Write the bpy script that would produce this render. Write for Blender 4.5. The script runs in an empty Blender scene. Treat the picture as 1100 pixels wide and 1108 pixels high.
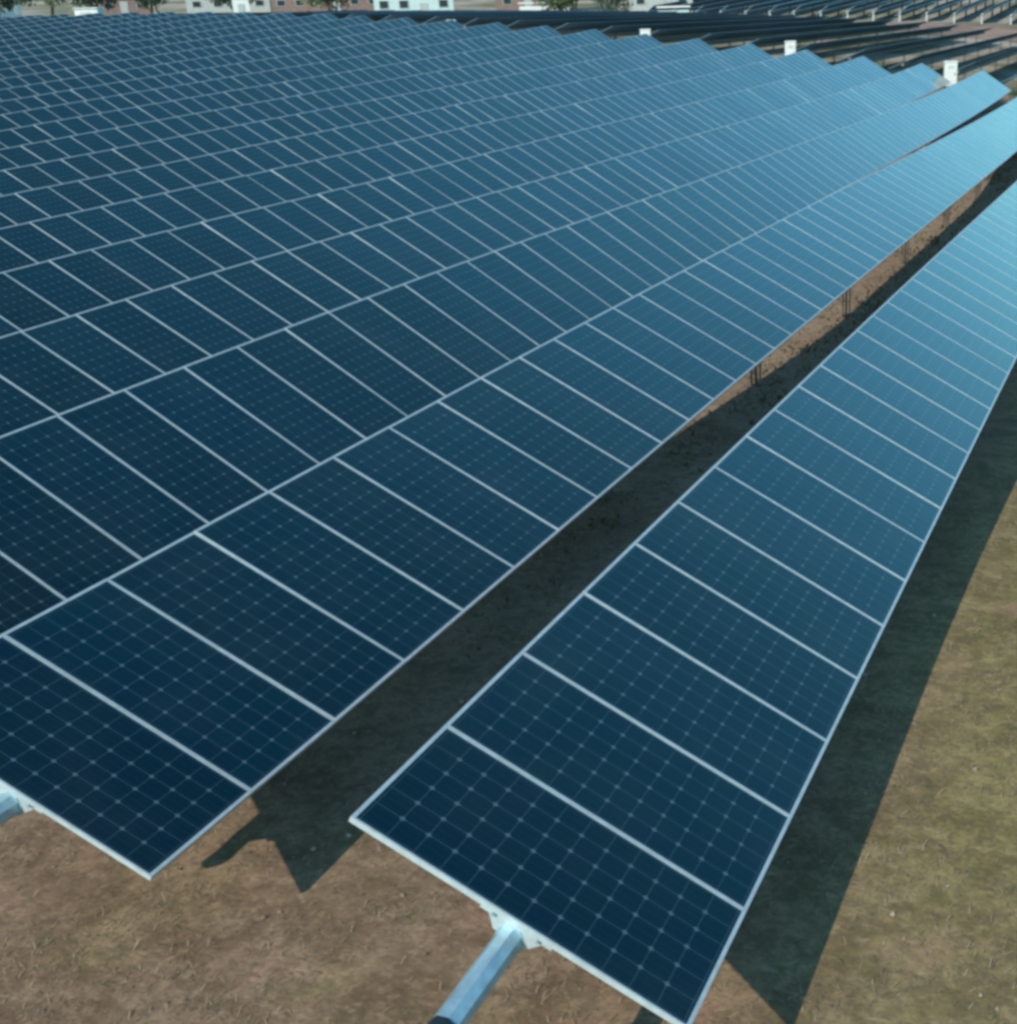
import bpy, bmesh, math, random
import numpy as np
from mathutils import Matrix, Vector, Euler
R = math.radians
random.seed(7)
rng = np.random.default_rng(7)
scene = bpy.context.scene
COL = scene.collection

# ------------------------------------------------------------------ camera
cam_d = bpy.data.cameras.new('camera')
cam = bpy.data.objects.new('camera', cam_d); COL.objects.link(cam)
cam_d.sensor_fit = 'HORIZONTAL'; cam_d.sensor_width = 36
cam_d.lens = 1464.48 / 1100 * 36
cam_d.shift_x = -225 / 1100; cam_d.shift_y = 134 / 1100
cam_d.clip_start = 0.1; cam_d.clip_end = 6000
CAM = Vector((2.668, -4.915, 4.027))
yaw, pitch, roll = 0.31494, 0.42729, -0.02708
fw = Vector((-math.sin(yaw)*math.cos(pitch), math.cos(yaw)*math.cos(pitch), -math.sin(pitch)))
rt = Vector((math.cos(yaw), math.sin(yaw), 0)); up = rt.cross(fw)
rt2 = rt*math.cos(roll) + up*math.sin(roll); up2 = -rt*math.sin(roll) + up*math.cos(roll)
M = Matrix((rt2, up2, -fw)).transposed().to_4x4(); M.translation = CAM
cam.matrix_world = M
scene.camera = cam

# ------------------------------------------------------------------ sky, sun, exposure
SUN = Vector((-0.37, -1.38, 1.0)).normalized()          # towards the sun
elev = math.asin(SUN.z); azim = math.atan2(SUN.x, SUN.y)
world = bpy.data.worlds.new('World'); scene.world = world; world.use_nodes = True
nt = world.node_tree; nt.nodes.clear()
wo = nt.nodes.new('ShaderNodeOutputWorld'); bg = nt.nodes.new('ShaderNodeBackground')
sky = nt.nodes.new('ShaderNodeTexSky'); sky.sky_type = 'NISHITA'; sky.sun_disc = False
sky.sun_elevation = elev; sky.sun_rotation = azim % (2*math.pi)
sky.air_density = 1.0; sky.dust_density = 0.6; sky.ozone_density = 1.6; sky.altitude = 100
tint = nt.nodes.new('ShaderNodeMix'); tint.data_type = 'RGBA'; tint.blend_type = 'MULTIPLY'
tint.inputs[0].default_value = 1.0; tint.inputs[7].default_value = (0.55, 0.97, 1.0, 1)
nt.links.new(sky.outputs[0], tint.inputs[6]); nt.links.new(tint.outputs[2], bg.inputs[0])
bg.inputs[1].default_value = 0.132
nt.links.new(bg.outputs[0], wo.inputs[0])
sd = bpy.data.lights.new('sun', 'SUN'); so = bpy.data.objects.new('sun', sd); COL.objects.link(so)
sd.energy = 3.0; sd.angle = R(0.5); sd.color = (1.0, 0.90, 0.75)
so.rotation_euler = (-SUN).to_track_quat('-Z', 'Y').to_euler(); so.location = (0, 0, 40)
scene.view_settings.view_transform = 'Standard'; scene.view_settings.look = 'None'
scene.view_settings.exposure = 0.42; scene.view_settings.gamma = 1
scene.render.engine = 'CYCLES'
scene.cycles.filter_width = 3.3
scene.cycles.max_bounces = 6

# ------------------------------------------------------------------ helpers
def tag(o, label=None, cat=None, group=None, kind=None):
    if label: o['label'] = label
    if cat: o['category'] = cat
    if group: o['group'] = group
    if kind: o['kind'] = kind
    return o
def empty(name, loc, rz=0):
    o = bpy.data.objects.new(name, None); COL.objects.link(o)
    o.location = loc; o.rotation_euler = (0, 0, rz); o.empty_display_size = .3
    return o
class MB:
    def __init__(s): s.v = []; s.f = []; s.m = []; s.uv = []
    def quad(s, pts, mi=0, uv=None):
        n = len(s.v); s.v += [tuple(p) for p in pts]; s.f.append(tuple(range(n, n+len(pts)))); s.m.append(mi)
        s.uv += uv if uv else [(0, 0)]*len(pts)
    def box(s, c, d, mi=0, mat=None, taper=1.0):
        cx, cy, cz = c; a, b, h = d[0]/2, d[1]/2, d[2]/2
        P = [Vector((sx*a*(taper if sz > 0 else 1), sy*b*(taper if sz > 0 else 1), sz*h)) for sz in (-1, 1) for sx, sy in ((-1,-1),(1,-1),(1,1),(-1,1))]
        if mat: P = [mat @ p for p in P]
        P = [p + Vector(c) for p in P]
        for q in ((3,2,1,0),(4,5,6,7),(0,1,5,4),(1,2,6,5),(2,3,7,6),(3,0,4,7)): s.quad([P[i] for i in q], mi)
    def tube(s, path, rad, n=8, mi=0, caps=True, phase=0.0):
        rings = []
        for k, p in enumerate(path):
            p = Vector(p); a = Vector(path[max(0, k-1)]); b = Vector(path[min(len(path)-1, k+1)])
            t = (b-a).normalized(); ref = Vector((0,0,1)) if abs(t.z) < .9 else Vector((1,0,0))
            x = t.cross(ref).normalized(); y = x.cross(t)
            rr = rad[k] if isinstance(rad, (list, tuple)) else rad
            n0 = len(s.v)
            for i in range(n):
                an = 2*math.pi*(i+phase)/n
                s.v.append(tuple(p + x*math.cos(an)*rr + y*math.sin(an)*rr))
            rings.append(n0)
        for a, b in zip(rings, rings[1:]):
            for i in range(n):
                j = (i+1) % n; s.f.append((a+i, a+j, b+j, b+i)); s.m.append(mi); s.uv += [(0,0)]*4
        if caps:
            s.f.append(tuple(rings[0]+i for i in reversed(range(n)))); s.m.append(mi); s.uv += [(0,0)]*n
            s.f.append(tuple(rings[-1]+i for i in range(n))); s.m.append(mi); s.uv += [(0,0)]*n
    def mesh(s, name, mats, smooth=False):
        me = bpy.data.meshes.new(name); me.from_pydata(s.v, [], s.f)
        for m in (mats if isinstance(mats, (list, tuple)) else [mats]): me.materials.append(m)
        me.polygons.foreach_set('material_index', s.m)
        if len(s.uv) == len(me.loops):
            u = me.uv_layers.new(name='UVMap'); u.data.foreach_set('uv', [c for q in s.uv for c in q])
        if smooth: me.polygons.foreach_set('use_smooth', [True]*len(me.polygons))
        me.update(); return me
    def build(s, name, mats, parent=None, smooth=False, loc=None):
        o = bpy.data.objects.new(name, s.mesh(name, mats, smooth)); COL.objects.link(o)
        if parent: o.parent = parent
        if loc is not None: o.location = loc
        return o
def inst(name, me, parent, mat):
    o = bpy.data.objects.new(name, me); COL.objects.link(o); o.parent = parent; o.matrix_local = mat
    return o

# ------------------------------------------------------------------ materials
def nmat(name):
    m = bpy.data.materials.new(name); m.use_nodes = True; t = m.node_tree
    return m, t, t.nodes['Principled BSDF']
def math_(t, op, a, b=None, c=None, clamp=False):
    n = t.nodes.new('ShaderNodeMath'); n.operation = op; n.use_clamp = clamp
    for i, x in enumerate((a, b, c)):
        if x is None: continue
        if isinstance(x, (int, float)): n.inputs[i].default_value = x
        else: t.links.new(x, n.inputs[i])
    return n.outputs[0]
def mixc(t, f, a, b, mode='MIX'):
    n = t.nodes.new('ShaderNodeMix'); n.data_type = 'RGBA'; n.blend_type = mode
    for i, x in ((0, f), (6, a), (7, b)):
        if isinstance(x, (int, float)): n.inputs[i].default_value = x
        elif isinstance(x, tuple): n.inputs[i].default_value = (*x, 1) if len(x) == 3 else x
        else: t.links.new(x, n.inputs[i])
    return n.outputs[2]
def noise(t, vec, scale, detail=4, rough=.55, dist=0):
    n = t.nodes.new('ShaderNodeTexNoise'); n.inputs['Scale'].default_value = scale
    n.inputs['Detail'].default_value = detail; n.inputs['Roughness'].default_value = rough
    n.inputs['Distortion'].default_value = dist
    if vec is not None: t.links.new(vec, n.inputs['Vector'])
    return n.outputs[0]
def ramp(t, x, a, b):
    n = t.nodes.new('ShaderNodeMapRange'); n.inputs[1].default_value = a; n.inputs[2].default_value = b
    n.interpolation_type = 'SMOOTHSTEP'; t.links.new(x, n.inputs[0]); return n.outputs[0]
def simple(name, col, rough=.6, metal=0., var=.12, scale=6, bump=.0):
    m, t, b = nmat(name)
    g = t.nodes.new('ShaderNodeNewGeometry').outputs['Position']
    n = noise(t, g, scale, 5)
    k = ramp(t, n, .3, .7)
    c = mixc(t, k, tuple(x*(1-var) for x in col), tuple(min(1, x*(1+var)) for x in col))
    t.links.new(c, b.inputs['Base Color'])
    b.inputs['Roughness'].default_value = rough; b.inputs['Metallic'].default_value = metal
    if bump:
        bp = t.nodes.new('ShaderNodeBump'); bp.inputs['Strength'].default_value = bump
        t.links.new(n, bp.inputs['Height']); t.links.new(bp.outputs[0], b.inputs['Normal'])
    return m

def cell_material():
    m, t, b = nmat('solar_cells')
    uv = t.nodes.new('ShaderNodeUVMap').outputs[0]
    s = t.nodes.new('ShaderNodeSeparateXYZ'); t.links.new(uv, s.inputs[0])
    u, v = s.outputs[0], s.outputs[1]                        # u 0..12, v 0..6, outside = white border of the laminate
    du = math_(t, 'PINGPONG', u, .5); dv = math_(t, 'PINGPONG', v, .5)     # distance to nearest cell line (0..0.5)
    lu = math_(t, 'LESS_THAN', du, .014); lv = math_(t, 'LESS_THAN', dv, .018)
    dia = math_(t, 'LESS_THAN', math_(t, 'ADD', du, dv), .125)
    inside = math_(t, 'MULTIPLY', math_(t, 'MULTIPLY', math_(t, 'GREATER_THAN', u, .3), math_(t, 'LESS_THAN', u, 11.7)),
                   math_(t, 'MULTIPLY', math_(t, 'GREATER_THAN', v, .3), math_(t, 'LESS_THAN', v, 5.7)))
    # three thin bus bars in every cell
    vb = math_(t, 'PINGPONG', math_(t, 'ADD', math_(t, 'MULTIPLY', v, 3), .5), .5)
    bus = math_(t, 'LESS_THAN', vb, .025)
    line = math_(t, 'MAXIMUM', lu, lv)
    oi = t.nodes.new('ShaderNodeObjectInfo').outputs['Random']
    # each cell slightly different, each panel slightly different
    fl = t.nodes.new('ShaderNodeVectorMath'); fl.operation = 'FLOOR'; t.links.new(uv, fl.inputs[0])
    ad = t.nodes.new('ShaderNodeVectorMath'); ad.operation = 'ADD'; t.links.new(fl.outputs[0], ad.inputs[0])
    cb = t.nodes.new('ShaderNodeCombineXYZ'); t.links.new(math_(t, 'MULTIPLY', oi, 91.7), cb.inputs[2])
    t.links.new(cb.outputs[0], ad.inputs[1])
    wn = t.nodes.new('ShaderNodeTexWhiteNoise'); wn.noise_dimensions = '3D'; t.links.new(ad.outputs[0], wn.inputs['Vector'])
    base = mixc(t, oi, CELL_A, CELL_B)
    cell = mixc(t, math_(t, 'MULTIPLY', wn.outputs[0], .55), base, (0.0008, 0.006, 0.026))
    cell = mixc(t, math_(t, 'MULTIPLY', bus, .10), cell, (.10, .16, .20))
    col = mixc(t, math_(t, 'MULTIPLY', line, .30), cell, (.12, .20, .26))
    col = mixc(t, math_(t, 'MULTIPLY', math_(t, 'MULTIPLY', dia, inside), .52), col, (.12, .20, .25))
    g = t.nodes.new('ShaderNodeNewGeometry').outputs['Position']
    dust = noise(t, g, 1.3, 6, .6)
    col = mixc(t, math_(t, 'MULTIPLY', ramp(t, dust, .35, .8), .025), col, (.30, .30, .27))
    t.links.new(col, b.inputs['Base Color'])
    b.inputs['Roughness'].default_value = .13
    t.links.new(math_(t, 'ADD', math_(t, 'MULTIPLY', ramp(t, dust, .3, .8), .10), .09), b.inputs['Roughness'])
    b.inputs['IOR'].default_value = 1.42
    b.inputs['Specular Tint'].default_value = (.35, .98, 1.0, 1)      # blue anti-reflection coating
    b.inputs['Sheen Weight'].default_value = .13; b.inputs['Sheen Roughness'].default_value = .45     # painted-in teal sheen, brightens the glass at grazing views like reflected sky
    b.inputs['Sheen Tint'].default_value = (.12, .78, 1.0, 1)
    return m
CELL_A = (0.0005, 0.006, 0.012); CELL_B = (0.0004, 0.016, 0.034)
M_cell = cell_material()
M_frame = simple('frame_aluminium', (.50, .60, .63), .42, .25, .10, 14)
M_back = simple('panel_backsheet', (.085, .17, .25), .6, 0, .1, 3)
M_tube = simple('galvanised_steel', (.38, .55, .62), .38, .45, .16, 9)
M_cap = simple('black_plastic', (.012, .018, .025), .5, 0, .1, 9)
M_post = simple('post_steel', (.20, .20, .19), .6, .2, .15, 5)
M_white = simple('white_paint', (.74, .77, .76), .45, 0, .05, 3)
M_grey = simple('grey_paint', (.42, .46, .45), .5, 0, .1, 3)
M_dark = simple('dark_opening', (.02, .03, .035), .3, 0, .1, 3)
M_teal = simple('pale_teal_cladding', (.50, .66, .66), .5, 0, .06, 2)
M_brown = simple('brown_cladding', (.23, .16, .14), .6, 0, .15, 2)
M_roof = simple('grey_roof', (.26, .26, .27), .7, 0, .15, 2)
M_bark = simple('bark', (.10, .075, .055), .9, 0, .25, 12, .3)

def ground_material():
    m, t, b = nmat('dry_ground')
    g = t.nodes.new('ShaderNodeNewGeometry').outputs['Position']
    sp = t.nodes.new('ShaderNodeSeparateXYZ'); t.links.new(g, sp.inputs[0])
    big = noise(t, g, .35, 4, .6, .4); mid = noise(t, g, 2.2, 6, .62, .3); fine = noise(t, g, 26, 6, .7); straw = noise(t, g, 13, 6, .75, .25); clump = noise(t, g, 6.5, 4, .6, .3)
    brown = mixc(t, ramp(t, mid, .32, .68), (.185, .115, .072), (.315, .215, .140))
    olive = mixc(t, ramp(t, mid, .32, .68), (.185, .150, .055), (.320, .255, .108))
    east = ramp(t, math_(t, 'ADD', sp.outputs[0], math_(t, 'MULTIPLY', big, 2.2)), 1.0, 2.9)
    north = ramp(t, sp.outputs[1], -1, 4)
    k = math_(t, 'MULTIPLY', east, math_(t, 'ADD', math_(t, 'MULTIPLY', north, .6), .4))
    k = math_(t, 'MAXIMUM', k, math_(t, 'MULTIPLY', ramp(t, big, .55, .75), .5))
    c = mixc(t, k, brown, olive)
    gapm = math_(t, 'MULTIPLY', ramp(t, sp.outputs[0], -1.2, -2.4), ramp(t, sp.outputs[1], 2, 5))
    gapm = math_(t, 'MULTIPLY', gapm, ramp(t, sp.outputs[1], 84, 78))
    c = mixc(t, math_(t, 'MULTIPLY', gapm, .8), c, mixc(t, ramp(t, big, .35, .65), (.31, .21, .145), (.41, .31, .225)))
    c = mixc(t, math_(t, 'MULTIPLY', ramp(t, clump, .60, .36), .45), c, (.105, .078, .052))
    c = mixc(t, math_(t, 'MULTIPLY', ramp(t, noise(t, g, 1.1, 4, .6), .56, .72), .45), c, (.36, .19, .135))
    c = mixc(t, math_(t, 'MULTIPLY', ramp(t, straw, .50, .72), .45), c, (.44, .33, .22))
    c = mixc(t, math_(t, 'MULTIPLY', ramp(t, fine, .55, .30), .45), c, (.080, .058, .038))
    green = noise(t, g, 3.1, 5, .6)
    c = mixc(t, math_(t, 'MULTIPLY', ramp(t, green, .58, .72), .45), c, (.085, .105, .035))
    c = mixc(t, math_(t, 'MULTIPLY', ramp(t, sp.outputs[1], 80, 86), .8), c, mixc(t, ramp(t, noise(t, g, .09, 5, .6), .38, .62), (.15, .175, .10), (.44, .39, .33)))
    t.links.new(c, b.inputs['Base Color']); b.inputs['Roughness'].default_value = .95
    b.inputs['Specular IOR Level'].default_value = .15
    h = math_(t, 'ADD', math_(t, 'MULTIPLY', fine, .5), math_(t, 'MULTIPLY', clump, .7))
    bp = t.nodes.new('ShaderNodeBump'); bp.inputs['Strength'].default_value = .4; bp.inputs['Distance'].default_value = .03
    t.links.new(h, bp.inputs['Height']); t.links.new(bp.outputs[0], b.inputs['Normal'])
    return m
M_ground = ground_material()
M_soil = simple('red_soil', (.26, .165, .12), .95, 0, .35, .25)

# ------------------------------------------------------------------ terrain (height of the torque tubes; ground is 1.2 m lower)
P = 3.4548; TILT = 0.4904; W = 1.978; HG = 1.2
TC = [-0.40822, 0.14127, 2.99080, -0.37205, -0.41238, -0.08990]
S150 = ([-142, -107.5, -82.5, -65, -54, -43.2, -33, -23, -13.5, 0], [7.3, 6.3, 5.5, 5.05, 4.7, 4.25, 3.7, 2.9, 1.9, .8])
S185 = ([-175, -132, -94.4, -61.4, -41, -29, -17.3, 0], [8.5, 7.2, 6.1, 5.25, 4.75, 4.3, 3.7, 2.9])
S320 = ([-299, -150, -32, 40], [18.5, 14.5, 11.5, 10])
def tube_z(X, Y):
    X = np.asarray(X, float); Y = np.asarray(Y, float)
    r = np.clip(-X/P, -2.0, 25.0)
    yE = 77 + .42*np.maximum(r, 0)
    y = np.clip(Y, np.maximum(2.4*r, -3.0), yE)
    def ss(a, b): t = np.clip((y-a)/(b-a), 0, 1); return t*t*(3-2*t)
    near = -.09*np.clip(r-1, 0, 1)*ss(12, 28) + TC[0]*(y/30)**2 + TC[1]*(y/30)**3 + TC[2]*r*y/300 + TC[3]*r*r/30 + TC[4]*r*y*y/9000 + TC[5]*r/10
    a = np.interp(X, *S150); b = np.interp(X, *S185); c = np.interp(X, *S320)
    z = near
    z = np.where(Y > yE, near + (a-near)*np.clip((Y-yE)/(150-yE), 0, 1), z)
    z = np.where(Y > 150, a + (b-a)*np.clip((Y-150)/35, 0, 1), z)
    z = np.where(Y > 185, b + (c-b)*np.clip((Y-185)/135, 0, 1), z)
    z = np.where(Y > 320, c + (Y-320)*.035, z)
    return z
def depth(Y):                                              # how far the ground lies below the tubes: it dips in mid field
    Y = np.asarray(Y, float)
    def ss(a, b): t = np.clip((Y-a)/(b-a), 0, 1); return t*t*(3-2*t)
    return HG + .60*ss(5, 24)*(1-ss(42, 58))
def tz(x, y): return float(tube_z(x, y))
def gz(x, y): return tz(x, y) - float(depth(y))

XS = np.unique(np.concatenate([np.arange(-14, 14, .5), np.arange(-110, -14, 2.), np.arange(-400, -110, 15), np.arange(14, 200, 12), [-700, -550, 300, 480, 700]]))
YS = np.unique(np.concatenate([np.arange(-8, 24, .5), np.arange(24, 200, 1.5), np.arange(200, 420, 12), [-200, -80, -40, -20, 500, 600, 700]]))
def sheet(name, xs, ys, mat, lift=0., jag=0):
    X, Y = np.meshgrid(xs, ys); Z = tube_z(X, Y) - depth(Y) + lift
    nx = len(xs); v = np.stack([X.ravel(), Y.ravel(), Z.ravel()], 1).tolist()
    f = [(j*nx+i, j*nx+i+1, (j+1)*nx+i+1, (j+1)*nx+i) for j in range(len(ys)-1) for i in range(nx-1)]
    me = bpy.data.meshes.new(name); me.from_pydata(v, [], f); me.materials.append(mat)
    me.polygons.foreach_set('use_smooth', [True]*len(f))
    o = bpy.data.objects.new(name, me); COL.objects.link(o); o['kind'] = 'structure'; return o
sheet('ground', XS, YS, M_ground)
sheet('dirt_road', XS[(XS > -111) & (XS < 14)], YS[(YS > 155) & (YS < 182)], M_soil, .03)

def stones():
    g = random.Random(5); mb = MB()
    for k in range(700):
        x, y = g.uniform(-5.5, 8), g.uniform(-4, 14); s_ = .008 + .022*g.random()**3
        c = Vector((x, y, tz(x, y) - float(depth(y)) + s_*.3)); e = Euler((g.uniform(0, 6), g.uniform(0, 6), g.uniform(0, 6))).to_matrix()
        P_ = [c + e @ Vector((dx*s_*g.uniform(.7, 1.3), dy*s_*g.uniform(.6, 1.2), dz*s_*.7)) for dx, dy, dz in ((1,0,0),(-1,0,0),(0,1,0),(0,-1,0),(0,0,1),(0,0,-1))]
        for a, b, d in ((0,2,4),(2,1,4),(1,3,4),(3,0,4),(2,0,5),(1,2,5),(3,1,5),(0,3,5)): mb.quad([P_[a], P_[b], P_[d]])
    tag(mb.build('stones', simple('stone', (.27, .21, .165), .9, 0, .4, 3)), 'small pale stones and clods scattered over the dry ground in front', 'stones', kind='stuff')
stones()

# dry grass lying and standing on the near ground: nobody could count it
def blades(name, n, x0, x1, y0, y1, lmin, lmax, mat, upright, seedv):
    g = np.random.default_rng(seedv)
    x = g.uniform(x0, x1, n); y = g.uniform(y0, y1, n)
    # clumping
    cl = np.sin(x*2.3+1.7*np.sin(y*1.9))*np.sin(y*2.7+1.3*np.sin(x*2.1)) + g.normal(0, .45, n)
    keep = cl > -.15; x = x[keep]; y = y[keep]; n = len(x)
    z = tube_z(x, y) - depth(y)
    a = g.uniform(0, 2*np.pi, n); L = g.uniform(lmin, lmax, n); e = g.uniform(.05, upright, n); w = g.uniform(.0018, .0035, n)
    d = np.stack([np.cos(a)*np.cos(e), np.sin(a)*np.cos(e), np.sin(e)], 1)
    s = np.stack([-np.sin(a), np.cos(a), np.zeros(n)], 1)*w[:, None]
    b = np.stack([x, y, z], 1)
    v = np.stack([b-s, b+s, b+d*L[:, None]*.6+s*.8+[0, 0, .003], b+d*L[:, None]*.6-s*.8+[0, 0, .003], b+d*L[:, None]*1.0-[0, 0, .008]], 1).reshape(-1, 3)
    f = []
    for i in range(n):
        k = 5*i; f.append((k, k+1, k+2, k+3)); f.append((k+3, k+2, k+4))
    me = bpy.data.meshes.new(name); me.from_pydata(v.tolist(), [], f); me.materials.append(mat)
    o = bpy.data.objects.new(name, me); COL.objects.link(o); o['kind'] = 'stuff'
    return o
def grass_mat(name, a, bcol):
    m, t, b = nmat(name)
    n = t.nodes.new('ShaderNodeNewGeometry').outputs['Random Per Island']
    t.links.new(mixc(t, n, a, bcol), b.inputs['Base Color']); b.inputs['Roughness'].default_value = .8
    return m
tag(blades('dry_grass', 120000, -5.5, 9, -4.2, 16, .03, .09, grass_mat('straw', (.14, .10, .06), (.36, .28, .19)), .6, 3),
    'short dry straw coloured grass scattered over bare soil beside the solar trackers', 'grass')
tag(blades('green_grass', 22000, -5.5, 9, -4.2, 16, .02, .07, grass_mat('green_blades', (.05, .07, .022), (.13, .13, .05)), 1.1, 5),
    'sparse short green grass sprouting through the dry soil near the trackers', 'grass')

def weeds():
    g = random.Random(11); mb = MB()
    for k in range(420):
        y = 5 + 62*g.random()**1.2; x = g.choice((-3.3, -3.3, -6.8)) + g.gauss(0, .42)
        if x > 0: y = 2 + g.random()*14; x += g.random()*3
        z = gz(x, y); s_ = g.uniform(.05, .17)*(1 + y/60)
        for j in range(16):
            p = Vector((x+g.gauss(0, s_), y+g.gauss(0, s_*1.3), z+abs(g.gauss(0, s_*.5))))
            e = Euler((g.uniform(0, 6), g.uniform(0, 6), g.uniform(0, 6))).to_matrix(); q = s_*g.uniform(.15, .4)
            mb.quad([p+e@Vector((-q, 0, 0)), p+e@Vector((0, -q*.35, 0)), p+e@Vector((q, 0, 0)), p+e@Vector((0, q*.35, 0))])
    o = mb.build('weeds', grass_mat('weed_leaves', (.045, .055, .022), (.17, .13, .075)))
    tag(o, 'low dark weeds and dead clumps on the bare strip between the rows of panels', 'weeds', kind='stuff')
weeds()

# ------------------------------------------------------------------ solar panel meshes
PW, PL, TH, LIP, LIPX = .994, W, .035, .013, .023
def ring(mb, z0, zt, zi):
    a, b = PL/2, PW/2; ia, ib = a-LIPX, b-LIP
    o = [(-a,-b),(a,-b),(a,b),(-a,b)]; n = [(-ia,-ib),(ia,-ib),(ia,ib),(-ia,ib)]
    for k in range(4):
        j = (k+1) % 4
        mb.quad([(*o[k], zt), (*o[j], zt), (*n[j], zt), (*n[k], zt)])               # top lip
        mb.quad([(*o[k], z0), (*o[j], z0), (*o[j], zt), (*o[k], zt)])               # outer side
        mb.quad([(*n[k], zt), (*n[j], zt), (*n[j], zi), (*n[k], zi)])               # inner side
        mb.quad([(*o[j], z0), (*o[k], z0), (*n[k], z0), (*n[j], z0)])               # bottom lip
        mb.quad([(*n[k], z0), (*n[k], zi-.004), (*n[j], zi-.004), (*n[j], z0)])     # inner side below
def glass(mb, z, mi):
    a, b = PL/2-LIPX+.002, PW/2-LIP+.002
    mu, mv = .13, .12
    mb.quad([(-a,-b,z),(a,-b,z),(a,b,z),(-a,b,z)], mi, [(-mu,-mv),(12+mu,-mv),(12+mu,6+mv),(-mu,6+mv)])
def back(mb, z, mi):
    a, b = PL/2-LIPX, PW/2-LIP
    mb.quad([(-a,b,z),(a,b,z),(a,-b,z),(-a,-b,z)], mi)
mb = MB(); ring(mb, -TH, 0, -.003); back(mb, -.007, 1); ME_near = mb.mesh('solar_panel', [M_frame, M_back])
mb = MB(); glass(mb, -.003, 0); ME_glass = mb.mesh('cell_glass', [M_cell])
mb = MB(); ring(mb, -TH, 0, -.003); back(mb, -.007, 1); glass(mb, -.003, 2); ME_far = mb.mesh('solar_panel', [M_frame, M_back, M_cell])

def post_mesh(h):
    mb = MB()
    mb.box((0, 0, -h/2), (.012, .15, h)); mb.box((.075, 0, -h/2), (.012, .10, h)); mb.box((-.075, 0, -h/2), (.012, .10, h))
    mb.box((0, 0, .0), (.24, .10, .10)); return mb.mesh('post', [M_post])
ME_post = post_mesh(2.1)
def bracket_mesh():                                            # hat rail clamped round the tube, under the panel frames
    mb = MB()
    mb.box((0, 0, -TH-.020), (.42, .045, .034))
    mb.quad([(-.155,.022,-TH-.038),(.155,.022,-TH-.038),(.10,.022,-.15),(-.10,.022,-.15)])
    mb.quad([(-.10,-.022,-.15),(.10,-.022,-.15),(.155,-.022,-TH-.038),(-.155,-.022,-TH-.038)])
    mb.quad([(-.155,-.022,-TH-.038),(-.155,.022,-TH-.038),(-.10,.022,-.15),(-.10,-.022,-.15)])
    mb.quad([(.155,.022,-TH-.038),(.155,-.022,-TH-.038),(.10,-.022,-.15),(.10,.022,-.15)])
    return mb.mesh('mounting_bracket', [M_frame])
ME_bracket = bracket_mesh()

def clamp_mesh():                                              # strap round the tube with bolt heads
    mb = MB(); mb.tube([(0, -.03, -.15), (0, .03, -.15)], .086, 8, phase=.5)
    for sx in (-.13, .13):
        mb.tube([(sx, -.045, -TH-.02), (sx, -.02, -TH-.02)], .011, 6)
    return mb.mesh('tube_clamp', [M_tube])
ME_clamp = clamp_mesh()
def tracker(X, y0, n, tilt, near_n=0, stub=.70, label='', group='', cut=0, post_step=7, first_post=2.2, jitter=.0022):
    z0 = tz(X, y0)
    root = empty('solar_tracker', (X, y0, z0 - HG))
    tag(root, label, 'solar tracker', group)
    ts = []
    for k in range(n):
        yc = y0 + k + .5; za, zb = tz(X, yc-.5), tz(X, yc+.5)
        sl = math.atan2(zb-za, 1.0)
        m = Matrix.Translation((0, k+.5, (za+zb)/2 - z0 + HG)) @ Matrix.Rotation(sl, 4, 'X') @ Matrix.Rotation(tilt + random.gauss(0, jitter), 4, 'Y') @ Matrix.Rotation(random.gauss(0, jitter*.7), 4, 'X')
        ts.append(m)
        if k < cut: continue
        if k < near_n:
            p_ = inst('solar_panel', ME_near, root, m); inst('cell_glass', ME_glass, p_, Matrix.Identity(4))
        else: inst('solar_panel', ME_far, root, m)
        if k < near_n and k < 14:
            inst('mounting_bracket', ME_bracket, root, m @ Matrix.Translation((0, -.5 if k else -.455, 0)))
            inst('tube_clamp', ME_clamp, root, m @ Matrix.Translation((0, -.5 if k else -.455, 0)))
    off = Vector((-math.sin(tilt)*.15, 0, -math.cos(tilt)*.15))
    path = []
    for k in range(-1, n+1, 3 if n > 8 else 1):
        yy = (-stub if k < 0 else k); path.append(Vector((0, yy, tz(X, y0+max(yy, -stub)) - z0 + HG)) + off)
    path.append(Vector((0, n+.35, tz(X, y0+n) - z0 + HG)) + off)
    mb = MB(); mb.tube(path, .074, 8, phase=.5); mb.build('torque_tube', M_tube, root)
    mb = MB(); mb.tube([path[0]+Vector((0, -.03, 0)), path[0]+Vector((0, .03, 0))], .080, 8, phase=.5); mb.build('tube_cap', M_cap, root)
    y = first_post
    while y < n:
        if y > cut - 3:
            inst('post', ME_post, root, Matrix.Translation((off.x, y, tz(X, y0+y) - z0 + HG + off.z)))
        y += post_step
    return root

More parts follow.
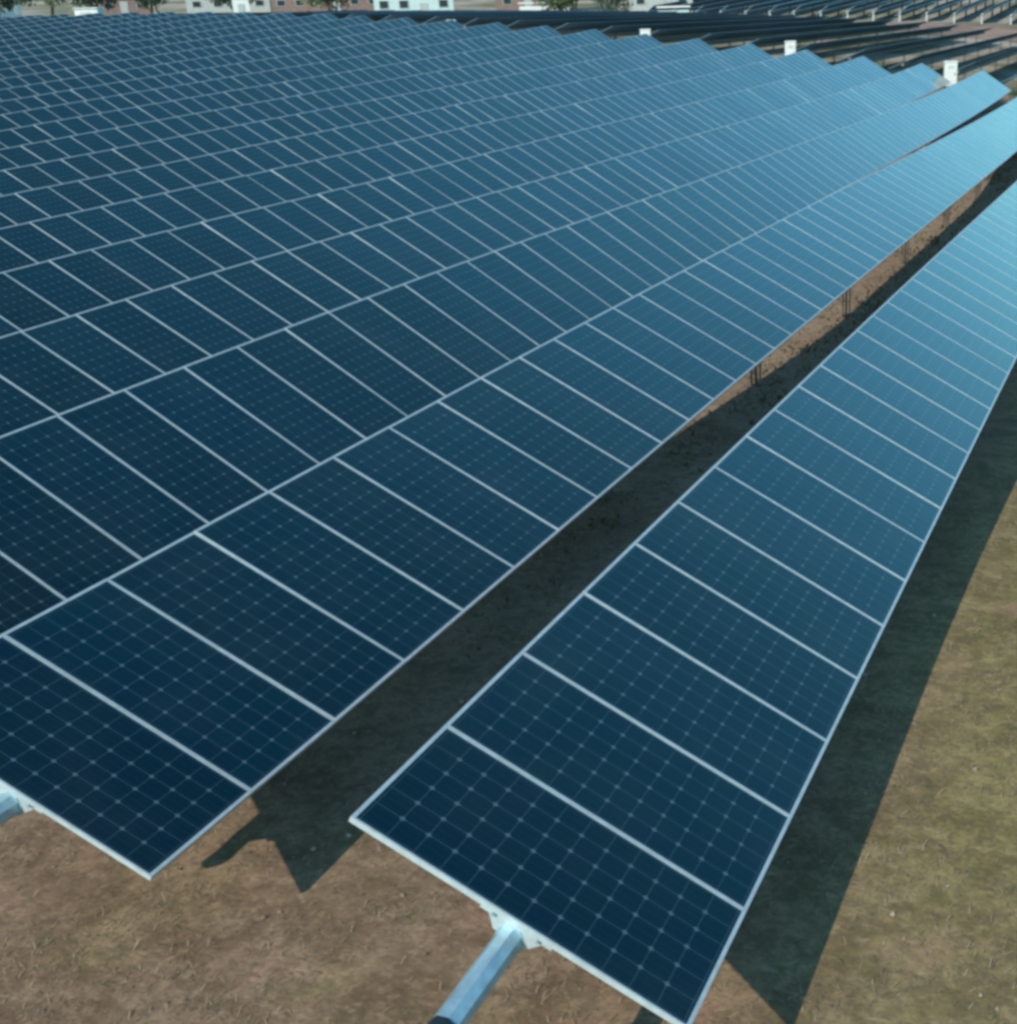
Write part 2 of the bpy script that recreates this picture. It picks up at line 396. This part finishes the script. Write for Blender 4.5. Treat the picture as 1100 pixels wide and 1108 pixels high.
ORD = ['rightmost', 'second', 'third', 'fourth', 'fifth', 'sixth', 'seventh', 'eighth', 'ninth', 'tenth', 'eleventh', 'twelfth', 'thirteenth',
       'fourteenth', 'fifteenth', 'sixteenth', 'seventeenth', 'eighteenth', 'nineteenth', 'twentieth', 'twenty first', 'twenty second', 'twenty third',
       'twenty fourth', 'twenty fifth', 'twenty sixth', 'twenty seventh', 'twenty eighth', 'twenty ninth', 'thirtieth']
NROW = 26
for r in range(NROW):
    if r == 0: lab = 'rightmost long row of blue solar panels with a wide dark shadow on its right'
    elif r == 1: lab = 'second long row of blue solar panels from the right, left of the bare strip'
    else: lab = 'long row of blue solar panels, %s from the right in the front field' % ORD[r]
    start = {0: 0.0, 1: .388, 2: .79, 3: 1.097}.get(r, .4*r - .1)
    cut = 0 if r < 2 else int(max(0, 2.4*r - 3))
    n = int(round(77 + .42*r - start + (0 if r < 12 else .03*(r-12)**1.5)))
    tracker(-r*P, start, n, stub=(.28 if r == 1 else .70), tilt=TILT + (0 if r < 2 else R(5) if r == 2 else R(2.8)), near_n=(30 if r < 2 else 12 if r == 2 else 0), label=lab, group='rows of solar panels in the front field', cut=cut,
            jitter=.0016 if r < 3 else .0036, first_post=2.2 if r else 2.6)

# second field behind: its trackers lean the other way and show their dark undersides
for i in range(2, 27):
    X = -i*P + .6
    y0 = 77 + .42*max(i, 0) + 4.6 + (i % 3)*.3
    n = int(150 - y0)
    lab = 'dark row of solar panels, %s from the right in the field behind' % ORD[i-2]
    if i == 2: lab = 'dark row of solar panels, rightmost in the field behind the front field'
    rt_ = empty('solar_tracker', (X, y0, gz(X, y0))); tag(rt_, lab, 'solar tracker', 'dark rows of solar panels in the field behind')
    til = -.36
    mb = MB(); mbf = MB()
    for k in range(n):
        za, zb = tz(X, y0+k) - gz(X, y0), tz(X, y0+k+1) - gz(X, y0)
        ca, sa = math.cos(til)*W/2, math.sin(til)*W/2
        a = Vector((-ca, k+.004, za+sa)); b = Vector((ca, k+.004, za-sa)); c = Vector((ca, k+.996, zb-sa)); d = Vector((-ca, k+.996, zb+sa))
        nn = Vector((math.sin(til), 0, math.cos(til)))*.035
        mb.quad([a+nn, b+nn, c+nn, d+nn], 0, [(0,0),(12,0),(12,6),(0,6)]); mb.quad([d, c, b, a], 1)
        for q0, q1 in ((a,b),(b,c),(c,d),(d,a)): mbf.quad([q0, q1, q1+nn, q0+nn], 0)
    mb.build('panel_row', [M_cell, M_back], rt_); mbf.build('panel_frames', M_back, rt_)
    mb = MB(); mb.tube([(-.07, yy, tz(X, y0+yy)-gz(X, y0)-.14) for yy in list(range(0, n, 6))+[n+.3]], .075, 8); mb.build('torque_tube', M_post, rt_)
    for y in range(3, n, 8): inst('post', ME_post, rt_, Matrix.Translation((-.07, y, tz(X, y0+y)-gz(X, y0)-.14)))

# third field beyond the dirt road, rows seen end on
xs3 = [-66.5, -63, -59.5, -56.05, -52.59, -49.29, -46.02, -42.41, -38.85, -35.44, -32.01, -28.54, -25.01, -21.52, -17.9, -14.4]
for i, X in enumerate(reversed(xs3)):
    y0 = 185.0; n = 40
    rt_ = empty('solar_tracker', (X, y0, gz(X, y0)))
    tag(rt_, 'far tracker row seen end on beyond the brown dirt road, %s from the right' % ORD[i] if i else 'far tracker row seen end on beyond the brown dirt road, rightmost of its field', 'solar tracker', 'far rows seen end on beyond the dirt road')
    mb = MB(); til = -.62
    for k in range(0, n, 2):
        za, zb = tz(X, y0+k)-gz(X, y0), tz(X, y0+k+2)-gz(X, y0)
        ca, sa = math.cos(til)*W/2, math.sin(til)*W/2
        a = Vector((-ca, k, za+sa)); b = Vector((ca, k, za-sa)); c = Vector((ca, k+1.98, zb-sa)); d = Vector((-ca, k+1.98, zb+sa))
        nn = Vector((math.sin(til), 0, math.cos(til)))*.035
        mb.quad([a+nn, b+nn, c+nn, d+nn], 0, [(0,0),(12,0),(12,12),(0,12)]); mb.quad([d, c, b, a], 1)
        for q0, q1 in ((a,b),(b,c),(c,d),(d,a)): mb.quad([q0, q1, q1+nn, q0+nn], 2)
    mb.build('panel_row', [M_cell, M_back, M_grey], rt_)
    mb = MB(); mb.tube([(-.07, yy, tz(X, y0+yy)-gz(X, y0)-.14) for yy in (-.6, 10, 20, 30, 40)], .083, 8); mb.build('torque_tube', M_tube, rt_)
    for y in (-.3, 10, 20, 30, 39):
        m_ = MB(); m_.box((-.07, y, tz(X, y0+y)-gz(X, y0)-.8), (.22, .2, 1.6)); m_.build('post', M_grey if y < 0 else M_post, rt_)

# ------------------------------------------------------------------ cabinets, buildings
def cabinet(X, Y, w, d, h, label, leg=.25, group=None):
    g = gz(X, Y)
    o = empty('control_cabinet', (X, Y, g), R(18)); tag(o, label, 'cabinet', group)
    mb = MB(); mb.box((0, 0, leg+h/2), (w, d, h)); mb.build('housing', M_white, o)
    mb = MB(); mb.box((0, -d*.04, leg+h+.03), (w*1.08, d*1.14, .06), taper=.94); mb.build('lid', M_white, o)
    mb = MB(); mb.box((0, -d/2-.012, leg+h*.5), (w*.82, .024, h*.86)); dd = mb.build('door', M_white, o)
    mb = MB(); mb.box((w*.3, -d/2-.04, leg+h*.5), (.03, .03, .14)); mb.build('handle', M_dark, dd)
    mb = MB()
    for q in range(4): mb.box((0, -d/2-.032, leg+h*(.74+.035*q)), (w*.5, .016, h*.010))
    mb.build('vent', M_grey, dd)
    for sx in (-1, 1):
        mb = MB(); mb.box((sx*w*.4, 0, leg/2-.1), (.06, d*.7, leg+.2)); mb.build('leg', M_post, o)
    return o
cabinet(-9.75, 79.3, .70, .45, 1.25, 'white control cabinet at the far row ends, rightmost of the three', .5, 'white cabinets at the far row ends')
cabinet(-19.45, 80.2, .62, .45, 1.25, 'white control cabinet at the far row ends, middle of the three', .6, 'white cabinets at the far row ends')
cabinet(-28.95, 81.2, .62, .45, 1.25, 'white control cabinet at the far row ends, leftmost of the three', .5, 'white cabinets at the far row ends')
cabinet(-45.2, 87, .55, .5, .9, 'small white cabinet at the back of the field, before the pale teal building', .5)
cabinet(-83.5, 97, 1.9, 1.2, 1.7, 'broad white cabinet behind the left end of the front field, near dark trees', .5)

def building(X, Y, w, d, h, wall, roof, label, rz=R(30), pitched=True, nwin=3, cat='building', door=True):
    g = gz(X, Y)
    o = empty('building', (X, Y, g), rz); tag(o, label, cat)
    mb = MB(); mb.box((0, 0, h/2-.3), (w, d, h+.6)); mb.build('wall', wall, o)
    mb = MB()
    if pitched:
        e = .3; rh = d*.22
        a = [(-w/2-e,-d/2-e,h),(w/2+e,-d/2-e,h),(w/2+e,d/2+e,h),(-w/2-e,d/2+e,h)]; r1 = (-w/2-e,0,h+rh); r2 = (w/2+e,0,h+rh)
        mb.quad([a[0],a[1],r2,r1]); mb.quad([a[2],a[3],r1,r2]); mb.quad([a[1],a[2],r2]); mb.quad([a[3],a[0],r1]); mb.quad([a[3],a[2],a[1],a[0]])
    else: mb.box((0, 0, h+.41), (w+.3, d+.3, .2))
    mb.build('roof', roof, o)
    for k in range(nwin):
        x = -w/2 + w*(k+.5)/nwin
        if door and k == nwin//2: continue
        mb = MB(); mb.box((x, -d/2-.02, h*.55), (min(1.3, w/nwin*.5), .06, h*.3)); wn = mb.build('window', M_grey, o)
        mb = MB(); mb.box((x, -d/2-.06, h*.55), (min(1.3, w/nwin*.5)*.84, .03, h*.24)); mb.build('pane', M_dark, wn)
    if door:
        x = -w/2 + w*(nwin//2+.5)/nwin
        mb = MB(); mb.box((x, -d/2-.03, min(1.05, h*.4)), (min(1.1, w*.4), .07, min(2.1, h*.8))); dr = mb.build('door', M_grey, o)
        mb = MB(); mb.box((x+.35*min(1.1, w*.4), -d/2-.09, 1.0), (.05, .05, .15)); mb.build('handle', M_dark, dr)
    return o
building(-106, 150, 1.9, 1.6, 2.6, M_white, M_white, 'narrow white flat roofed kiosk beyond the left part of the field', R(35), False, 1, 'kiosk')
building(-98, 178, 10.5, 7, 3.6, M_teal, M_roof, 'pale teal building with grey roof beyond the middle of the field', R(28), True, 4)
building(-122, 195, 16, 8, 3.0, M_brown, M_roof, 'long brown building left of the pale teal building', R(30), True, 6)
building(-84, 190, 7.0, 2.5, 1.5, M_white, M_white, 'long low white container right of the pale teal building', R(27), False, 1, 'container', False)
building(-60.5, 178, 4.0, 1.8, 1.3, M_teal, M_white, 'low pale container standing before the far end-on rows', R(22), False, 1, 'container', False)
building(-168, 176, 8, 6, 3.2, M_white, M_roof, 'white house at the far left corner behind the trees', R(40), True, 3, 'house')

building(-136, 190, 12, 7, 3.0, M_grey, M_roof, 'long grey shed left of the brown building', R(32), True, 4, 'shed')
building(-152, 186, 7, 5, 2.6, M_brown, M_white, 'small brown house with a white roof near the far left', R(38), True, 3, 'house')
building(-91, 196, 6, 5, 3.4, M_brown, M_roof, 'brown house right beside the pale teal building', R(28), True, 2, 'house')
building(-70, 200, 9, 5, 3.0, M_grey, M_white, 'grey shed with a white roof behind the end-on rows', R(22), True, 3, 'shed')

# ------------------------------------------------------------------ trees and shrubs
def leaf_mat(name, a, b_):
    m, t, b = nmat(name); n = t.nodes.new('ShaderNodeNewGeometry').outputs['Random Per Island']
    t.links.new(mixc(t, n, a, b_), b.inputs['Base Color']); b.inputs['Roughness'].default_value = .7; return m
M_leaf = [leaf_mat('dark_leaves', (.03, .06, .045), (.07, .11, .07)), leaf_mat('green_leaves', (.05, .09, .045), (.12, .16, .08))]
def tree(X, Y, h, w, label, mi=0, n=1500, cat='tree', name='broadleaf_tree', shrub=False):
    g = gz(X, Y); o = empty(name, (X, Y, g)); tag(o, label, cat)
    rr = random.Random(int(abs(X*13+Y*7)))
    mb = MB(); th = h*(.25 if shrub else .45)
    mb.tube([(0, 0, -.2), (.05*w, 0, th*.5), (0, .04*w, th), (.02*w, 0, h*.8)], [.035*h, .028*h, .02*h, .006*h], 7)
    for k in range(6):
        a = rr.uniform(0, 6.28); z = rr.uniform(.2 if shrub else .35, .65)*h; L = w*.42
        mb.tube([(0, 0, z), (math.cos(a)*L*.5, math.sin(a)*L*.5, z+.12*h), (math.cos(a)*L, math.sin(a)*L, z+.2*h)], [.012*h, .008*h, .003*h], 5)
    mb.build('trunk', M_bark, o)
    cl = []
    for k in range(rr.randint(11, 16)):
        a = rr.uniform(0, 6.28); q = rr.uniform(0, 1)**.6; z = rr.uniform(.25 if shrub else .4, .92)
        env = math.sin(min(1, (1.05-z)/.6)*math.pi/2)
        cl.append((math.cos(a)*q*w*.42*env, math.sin(a)*q*w*.42*env, z*h, rr.uniform(.13, .24)*w))
    mb = MB(); s = .03*max(w, h)
    for k in range(n):
        c = cl[rr.randrange(len(cl))]
        d = Vector((rr.gauss(0, 1), rr.gauss(0, 1), rr.gauss(0, .75))).normalized()*c[3]*rr.uniform(.55, 1.08)
        p = Vector(c[:3])+d; e = Euler((rr.uniform(0, 6), rr.uniform(0, 6), rr.uniform(0, 6))).to_matrix(); q = s*rr.uniform(.6, 1.4)
        mb.quad([p+e@Vector((-q, 0, 0)), p+e@Vector((0, -q*.6, 0)), p+e@Vector((q, 0, 0)), p+e@Vector((0, q*.6, 0))])
    mb.build('crown', M_leaf[mi], o); return o
far_trees = [(-166, 168, 7, 8, 0, 'dark tree at the far left corner beside the white house'), (-152, 160, 6, 8, 0, 'dark bushy tree second from the far left'),
    (-143, 160, 7, 8, 1, 'green spreading tree left of the broad white cabinet'), (-134, 158, 6, 8, 0, 'dark tree just left of the broad white cabinet'),
    (-124, 156, 7, 9, 0, 'large dark tree right of the broad white cabinet'), (-118, 165, 6, 7, 0, 'dark rounded tree between the white cabinet and the white kiosk'),
    (-108, 172, 6, 8, 1, 'green tree just behind the white kiosk'), (-128, 200, 8, 10, 1, 'green tree behind the long brown building'),
    (-106, 192, 7, 8, 0, 'dark tree between the brown and the teal building'), (-97, 205, 7, 9, 1, 'green tree behind the pale teal building'),
    (-88, 205, 7, 9, 0, 'dark tree behind the long low white container'), (-79, 184, 5, 7, 1, 'green bushy tree right of the low white container'),
    (-72, 184, 4.5, 7, 0, 'dark bushy tree left of the far end-on tracker rows'), (-82, 196, 6, 8, 0, 'dark tree just right of the long white container'),
    (-115, 205, 7, 9, 0, 'dark tree behind the right end of the brown building')]
for X, Y, h, w, mi, lab in far_trees: tree(X, Y, h, w, lab, mi, 2200)
for X, Y, h, w, lab in [(-7.2, 79.6, .9, 1.4, 'low green shrub at the far end of the second row'), (-5.9, 80.6, .7, 1.2, 'small green shrub right of another shrub at the far row ends'),
                        (-8.0, 81.5, .6, 1.0, 'smallest shrub behind the others at the far row ends')]:
    tree(X, Y, h, w, lab, 1, 500, 'shrub', 'shrub', True)
